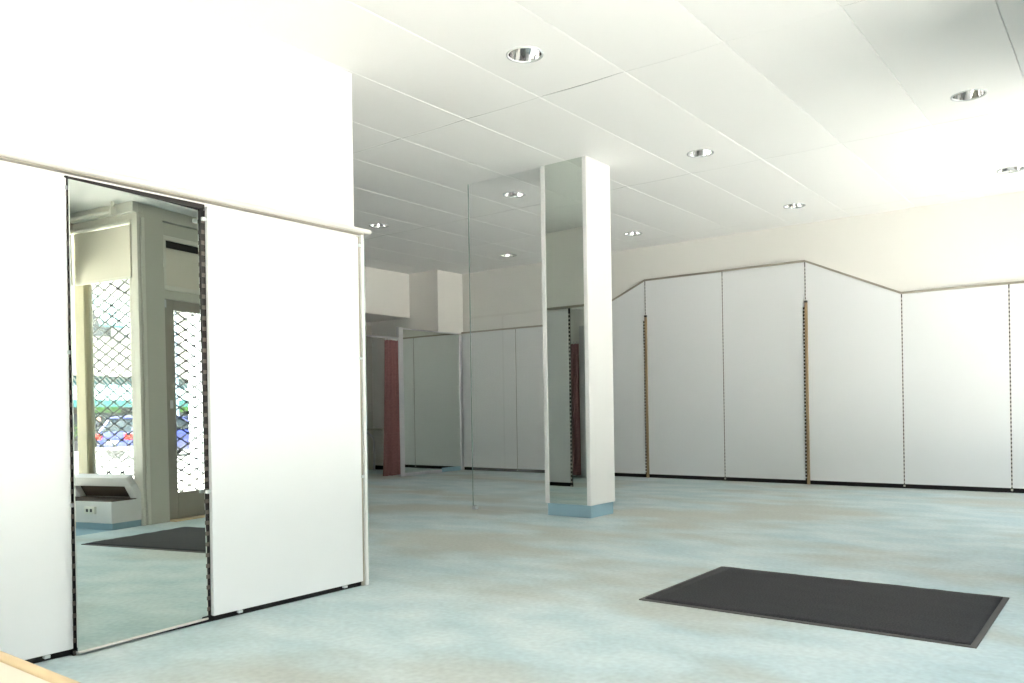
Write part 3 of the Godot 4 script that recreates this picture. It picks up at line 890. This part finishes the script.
func facade() -> void:
	var f := thing("shop_building", "white building across the street with striped sunblinds over its shops", "building", "", Vector3(30, -0.06, -28))
	box("wall", "facade", f, Vector3(0.3, 3.9, -32), Vector3(9, 13.5, 60), 0.0)
	box("shopfront_wall", "dark_shop", f, Vector3(0.9, 0, -32), Vector3(9, 3.9, 60), 0.0)
	box("ledge", "facade_ledge", f, Vector3(0.0, 5.15, -32), Vector3(0.3, 5.35, 60), 0.02)
	box("cornice", "facade_ledge", f, Vector3(-0.3, 13.3, -32), Vector3(0.4, 13.8, 60), 0.02)
	box("sign_band", "facade", f, Vector3(0.2, 3.6, -32), Vector3(0.9, 3.95, 60), 0.01)
	for k in 16:
		var z := -30.0 + 5.6 * k
		box("pilaster", "facade_ledge", f, Vector3(0.5, 0, z - 0.25), Vector3(0.95, 3.6, z + 0.25), 0.02)
		box("shop_sign", "shop_sign", f, Vector3(0.75, 1.75, z + 1.2), Vector3(0.9, 2.1, z + 3.4), 0.01)
		box("shop_window", "window_dark", f, Vector3(0.82, 0.5, z + 0.5), Vector3(0.9, 1.7, z + 5.0), 0.01)
		awning(f, Vector3(0.85, 3.6, z + 0.1), 1.5, -1.25, 5.4, 0.36, true)
	for k in 26:
		var z := -29.6 + 3.3 * k
		for fl in 2:
			var y := 5.6 + 3.7 * fl
			var fr := box("window", "facade_ledge", f, Vector3(0.22, y - 0.08, z - 0.08), Vector3(0.32, y + 2.18, z + 1.28), 0.01)
			box("pane", "window_dark", fr, Vector3(0.2, y, z), Vector3(0.23, y + 2.1, z + 1.2), 0.005)
			awning(f, Vector3(0.3, y + 2.25, z - 0.1), 0.95, -1.75, 1.4, 0.12, false)
		if k % 3 == 1:
			box("box_sign", "navy", f, Vector3(-0.1, 7.95, z + 1.6), Vector3(0.3, 8.5, z + 2.6), 0.01)

func awning(f: Node3D, at: Vector3, out: float, drop: float, width: float, val: float, teal: bool) -> void:
	# a sloping cloth with stripes that run down the slope, and a hanging valance
	var st := [mb(), mb()]
	var n := int(width / 0.14)
	var dw := width / n
	var dir := Vector3(-out, drop, 0)
	var nn := dir.cross(Vector3.BACK).normalized()
	for k in n:
		var a := at + Vector3(0, 0, k * dw)
		quad(st[k % 2], a, a + dir, a + dir + Vector3(0, 0, dw), a + Vector3(0, 0, dw), nn)
	var aw := put(st[0], "awning", "awning_white", f)
	aw.set_meta("kind", "stuff")
	put(st[1], "stripes", "awning_teal", aw).set_meta("kind", "stuff")
	var e := at + dir
	var v := mb()
	bx(v, e + Vector3(-0.015, -val, 0), e + Vector3(0.0, 0, width), 0.003)
	put(v, "valance", "valance" if teal else "awning_teal", aw)

func loft(st: SurfaceTool, rings: Array) -> void:
	var n: int = rings[0].size()
	for i in rings.size() - 1:
		for k in n:
			var k2 := (k + 1) % n
			var c := Vector3.ZERO
			for q in rings[i]:
				c += q / n
			quad(st, rings[i][k], rings[i][k2], rings[i + 1][k2], rings[i + 1][k], (rings[i][k] + rings[i][k2]) * 0.5 - c)
	for e in [0, rings.size() - 1]:
		var c := Vector3.ZERO
		for q in rings[e]:
			c += q / n
		var o: Vector3 = rings[0][0] - rings[1][0] if e == 0 else rings[e][0] - rings[e - 1][0]
		o.x = 0; o.y = 0
		for k in n:
			tri(st, c, rings[e][k], rings[e][(k + 1) % n], o)

func ring(z: float, w: float, y0: float, y1: float, tuck: float, crown: float) -> Array:
	var r := []
	for q in [[-1.0, 0.0, tuck * 0.6], [-1.0, 0.25, 0.0], [-1.0, 0.7, 0.0], [-1.0, 0.92, tuck * 0.5], [-0.72, 1.0, 0.0], [0.0, 1.0, 0.0], [0.72, 1.0, 0.0], [1.0, 0.92, -tuck * 0.5], [1.0, 0.7, 0.0], [1.0, 0.25, 0.0], [1.0, 0.0, -tuck * 0.6]]:
		var up: float = crown if q[0] == 0.0 else 0.0
		r.append(Vector3(q[0] * w + q[2], lerpf(y0, y1, q[1]) + up, z))
	return r

func car(called: String, label: String, at: Vector3, paint: String) -> void:
	# the rear faces +z; length runs to -z
	var t := thing(called, label, "car", "", at)
	var st := mb()
	st.set_smooth_group(0)
	loft(st, [ring(0.0, 0.74, 0.34, 0.66, 0.06, 0.0), ring(-0.06, 0.83, 0.30, 0.92, 0.05, 0.02), ring(-0.5, 0.86, 0.24, 0.95, 0.05, 0.02), ring(-1.2, 0.87, 0.22, 0.96, 0.05, 0.0), ring(-2.6, 0.87, 0.22, 0.94, 0.05, 0.0), ring(-3.1, 0.86, 0.23, 0.90, 0.06, 0.03), ring(-3.8, 0.82, 0.28, 0.78, 0.06, 0.03), ring(-4.1, 0.70, 0.34, 0.62, 0.06, 0.0)])
	put(st, "body", paint, t)
	st = mb()
	st.set_smooth_group(0)
	loft(st, [ring(-0.10, 0.76, 0.88, 0.95, 0.05, 0.0), ring(-0.42, 0.68, 0.9, 1.38, 0.06, 0.01), ring(-1.0, 0.67, 0.9, 1.45, 0.06, 0.02), ring(-2.0, 0.67, 0.9, 1.44, 0.06, 0.02), ring(-2.5, 0.70, 0.9, 1.30, 0.06, 0.02), ring(-3.15, 0.76, 0.86, 0.92, 0.05, 0.0)])
	put(st, "windows", "car_glass", t)
	st = mb()
	st.set_smooth_group(0)
	loft(st, [ring(-0.36, 0.66, 1.36, 1.41, 0.03, 0.01), ring(-0.5, 0.66, 1.37, 1.45, 0.03, 0.015), ring(-1.0, 0.655, 1.40, 1.475, 0.03, 0.02), ring(-2.0, 0.655, 1.39, 1.465, 0.03, 0.02), ring(-2.25, 0.65, 1.36, 1.41, 0.03, 0.01)])
	put(st, "roof", paint, t)
	for sx in [-1.0, 1.0]:
		st = mb()
		for e in [[Vector3(sx * 0.80, 0.93, -0.14), Vector3(sx * 0.665, 1.38, -0.44), 0.06], [Vector3(sx * 0.815, 0.93, -1.25), Vector3(sx * 0.675, 1.42, -1.15), 0.035], [Vector3(sx * 0.79, 0.92, -3.1), Vector3(sx * 0.67, 1.39, -2.2), 0.035]]:
			tube(st, [e[0], e[1]], e[2], 6)
		put(st, "window_pillars", paint, t)
		box("tail_lamp", "tail_red", t, Vector3(sx * 0.56, 0.66, -0.14), Vector3(sx * 0.845, 0.86, 0.01), 0.02)
		box("wing_mirror", paint, t, Vector3(sx * 0.84, 0.94, -2.75), Vector3(sx * 1.0, 1.06, -2.65), 0.02)
		for wz in [-0.72, -3.2]:
			st = mb()
			st.set_smooth_group(0)
			tube(st, [Vector3(sx * 0.66, 0.3, wz), Vector3(sx * 0.875, 0.3, wz)], 0.3, 20)
			var wh := put(st, "wheel", "tyre", t)
			st = mb()
			tube(st, [Vector3(sx * 0.86, 0.3, wz), Vector3(sx * 0.885, 0.3, wz)], 0.19, 14)
			put(st, "hub", "clip", wh)
	box("bumper", "bumper_dark", t, Vector3(-0.78, 0.28, -0.1), Vector3(0.78, 0.44, 0.06), 0.03)
	box("number_plate", "plate", t, Vector3(-0.26, 0.52, -0.02), Vector3(0.26, 0.63, 0.012), 0.004)

# a person standing by the cafe: one continuous skin around tapered bones
func person() -> void:
	var p := thing("person", "dark-haired person in dark clothes standing by the cafe across the street", "person", "", Vector3(28.0, -0.06, -25.45))
	var j := {
		pelvis = Vector3(0.02, 0.80, 0), chest = Vector3(0.02, 1.10, 0), neck = Vector3(0.0, 1.27, 0), head = Vector3(-0.01, 1.42, 0.02), chin = Vector3(-0.06, 1.35, 0.02)}
	var bones := [[j.pelvis, j.chest, 0.14, 0.15], [j.chest, j.neck, 0.13, 0.06], [j.neck, j.head, 0.052, 0.085], [j.head, j.chin, 0.092, 0.06]]
	for s in [-1.0, 1.0]:
		var sh := Vector3(0.02, 1.20, 0.18 * s)
		var el := Vector3(0.02, 0.94, 0.25 * s)
		var wr := Vector3(-0.2, 0.96, 0.14 * s)
		bones.append_array([[j.chest + Vector3(0, 0.07, 0), sh, 0.1, 0.066], [sh, el, 0.06, 0.044], [el, wr, 0.043, 0.03], [wr, wr + Vector3(-0.08, -0.01, -0.01 * s), 0.03, 0.026]])
		for k in 4:
			var b := wr + Vector3(-0.08, -0.01, (0.028 - 0.02 * k) * s)
			bones.append([b, b + Vector3(-0.075 + 0.01 * absf(k - 1.5), -0.025, 0), 0.01, 0.008])
		bones.append([wr + Vector3(-0.03, 0, -0.02 * s), wr + Vector3(-0.075, 0.0, -0.06 * s), 0.012, 0.009])
		var hip := Vector3(0.02, 0.76, 0.085 * s)
		var kn := Vector3(-0.02, 0.43, 0.10 * s)
		var an := Vector3(0.02, 0.08, 0.10 * s)
		bones.append_array([[hip, kn, 0.09, 0.058], [kn, an, 0.056, 0.04], [an, an + Vector3(-0.15, -0.035, 0), 0.042, 0.034]])
	var body := skin(bones, 0.026)
	put(body, "body", "cloth_dark", p)
	# face and hair lie over the head as parts of their own
	put(skin([[j.head + Vector3(-0.006, 0, 0), j.chin + Vector3(-0.006, 0, 0), 0.095, 0.062], [j.head + Vector3(-0.096, -0.01, 0), j.head + Vector3(-0.108, -0.035, 0), 0.012, 0.016], [j.neck + Vector3(0, 0.01, 0), j.head, 0.055, 0.06]], 0.014), "face", "skin", p)
	put(skin([[j.head + Vector3(0.022, 0.03, 0), j.head + Vector3(0.03, -0.05, 0), 0.098, 0.085], [j.head + Vector3(-0.03, 0.06, -0.03), j.head + Vector3(-0.03, 0.06, 0.03), 0.06, 0.06]], 0.016), "hair", "hair", p)

func skin(bones: Array, cell: float) -> SurfaceTool:
	# smooth union of tapered capsules, meshed as surface nets
	var lo := Vector3.INF
	var hi := -Vector3.INF
	for b in bones:
		for e in 2:
			lo = lo.min(b[e] - Vector3.ONE * (b[2 + e] + cell * 2))
			hi = hi.max(b[e] + Vector3.ONE * (b[2 + e] + cell * 2))
	var n := Vector3i(((hi - lo) / cell).ceil()) + Vector3i.ONE * 2
	var field := PackedFloat32Array()
	field.resize(n.x * n.y * n.z)
	field.fill(1.0)
	var k := cell * 0.9
	for b in bones:
		var a: Vector3 = b[0]
		var d: Vector3 = b[1] - a
		var dd := maxf(d.length_squared(), 1e-9)
		var rm := maxf(b[2], b[3]) + cell * 3
		var l := Vector3i(((a.min(b[1]) - Vector3.ONE * rm - lo) / cell).floor()).clamp(Vector3i.ZERO, n - Vector3i.ONE)
		var h := Vector3i(((a.max(b[1]) + Vector3.ONE * rm - lo) / cell).ceil()).clamp(Vector3i.ZERO, n - Vector3i.ONE)
		for x in range(l.x, h.x + 1):
			for y in range(l.y, h.y + 1):
				for z in range(l.z, h.z + 1):
					var q := lo + Vector3(x, y, z) * cell
					var t := clampf((q - a).dot(d) / dd, 0, 1)
					var v: float = q.distance_to(a + d * t) - lerpf(b[2], b[3], t)
					var i := (x * n.y + y) * n.z + z
					var o := field[i]
					var m := clampf(0.5 + 0.5 * (o - v) / k, 0, 1)
					field[i] = lerpf(o, v, m) - k * m * (1.0 - m)
	var ids := {}
	var pts := []
	var cor := [Vector3i(0, 0, 0), Vector3i(1, 0, 0), Vector3i(0, 1, 0), Vector3i(1, 1, 0), Vector3i(0, 0, 1), Vector3i(1, 0, 1), Vector3i(0, 1, 1), Vector3i(1, 1, 1)]
	var edges := [[0, 1], [2, 3], [4, 5], [6, 7], [0, 2], [1, 3], [4, 6], [5, 7], [0, 4], [1, 5], [2, 6], [3, 7]]
	for x in n.x - 1:
		for y in n.y - 1:
			for z in n.z - 1:
				var v := []
				var neg := 0
				for c in cor:
					var w := field[((x + c.x) * n.y + y + c.y) * n.z + z + c.z]
					v.append(w)
					if w < 0.0:
						neg += 1
				if neg == 0 or neg == 8:
					continue
				var s := Vector3.ZERO
				var cnt := 0
				for e in edges:
					if (v[e[0]] < 0.0) != (v[e[1]] < 0.0):
						var t: float = v[e[0]] / (v[e[0]] - v[e[1]])
						s += Vector3(cor[e[0]]).lerp(Vector3(cor[e[1]]), t)
						cnt += 1
				ids[Vector3i(x, y, z)] = pts.size()
				pts.append(lo + (Vector3(x, y, z) + s / cnt) * cell)
	var st := mb()
	st.set_smooth_group(0)
	for c in ids:
		for ax in 3:
			var i := Vector3i.ZERO
			i[(ax + 1) % 3] = 1
			var jj := Vector3i.ZERO
			jj[(ax + 2) % 3] = 1
			var up := Vector3i.ZERO
			up[ax] = 1
			if not (ids.has(c - i) and ids.has(c - jj) and ids.has(c - i - jj)):
				continue
			var f0 := field[(c.x * n.y + c.y) * n.z + c.z]
			var q: Vector3i = c + up
			var f1 := field[(q.x * n.y + q.y) * n.z + q.z]
			if (f0 < 0.0) == (f1 < 0.0):
				continue
			quad(st, pts[ids[c]], pts[ids[c - i]], pts[ids[c - i - jj]], pts[ids[c - jj]], Vector3(up) * (1.0 if f0 < 0.0 else -1.0))
	return st
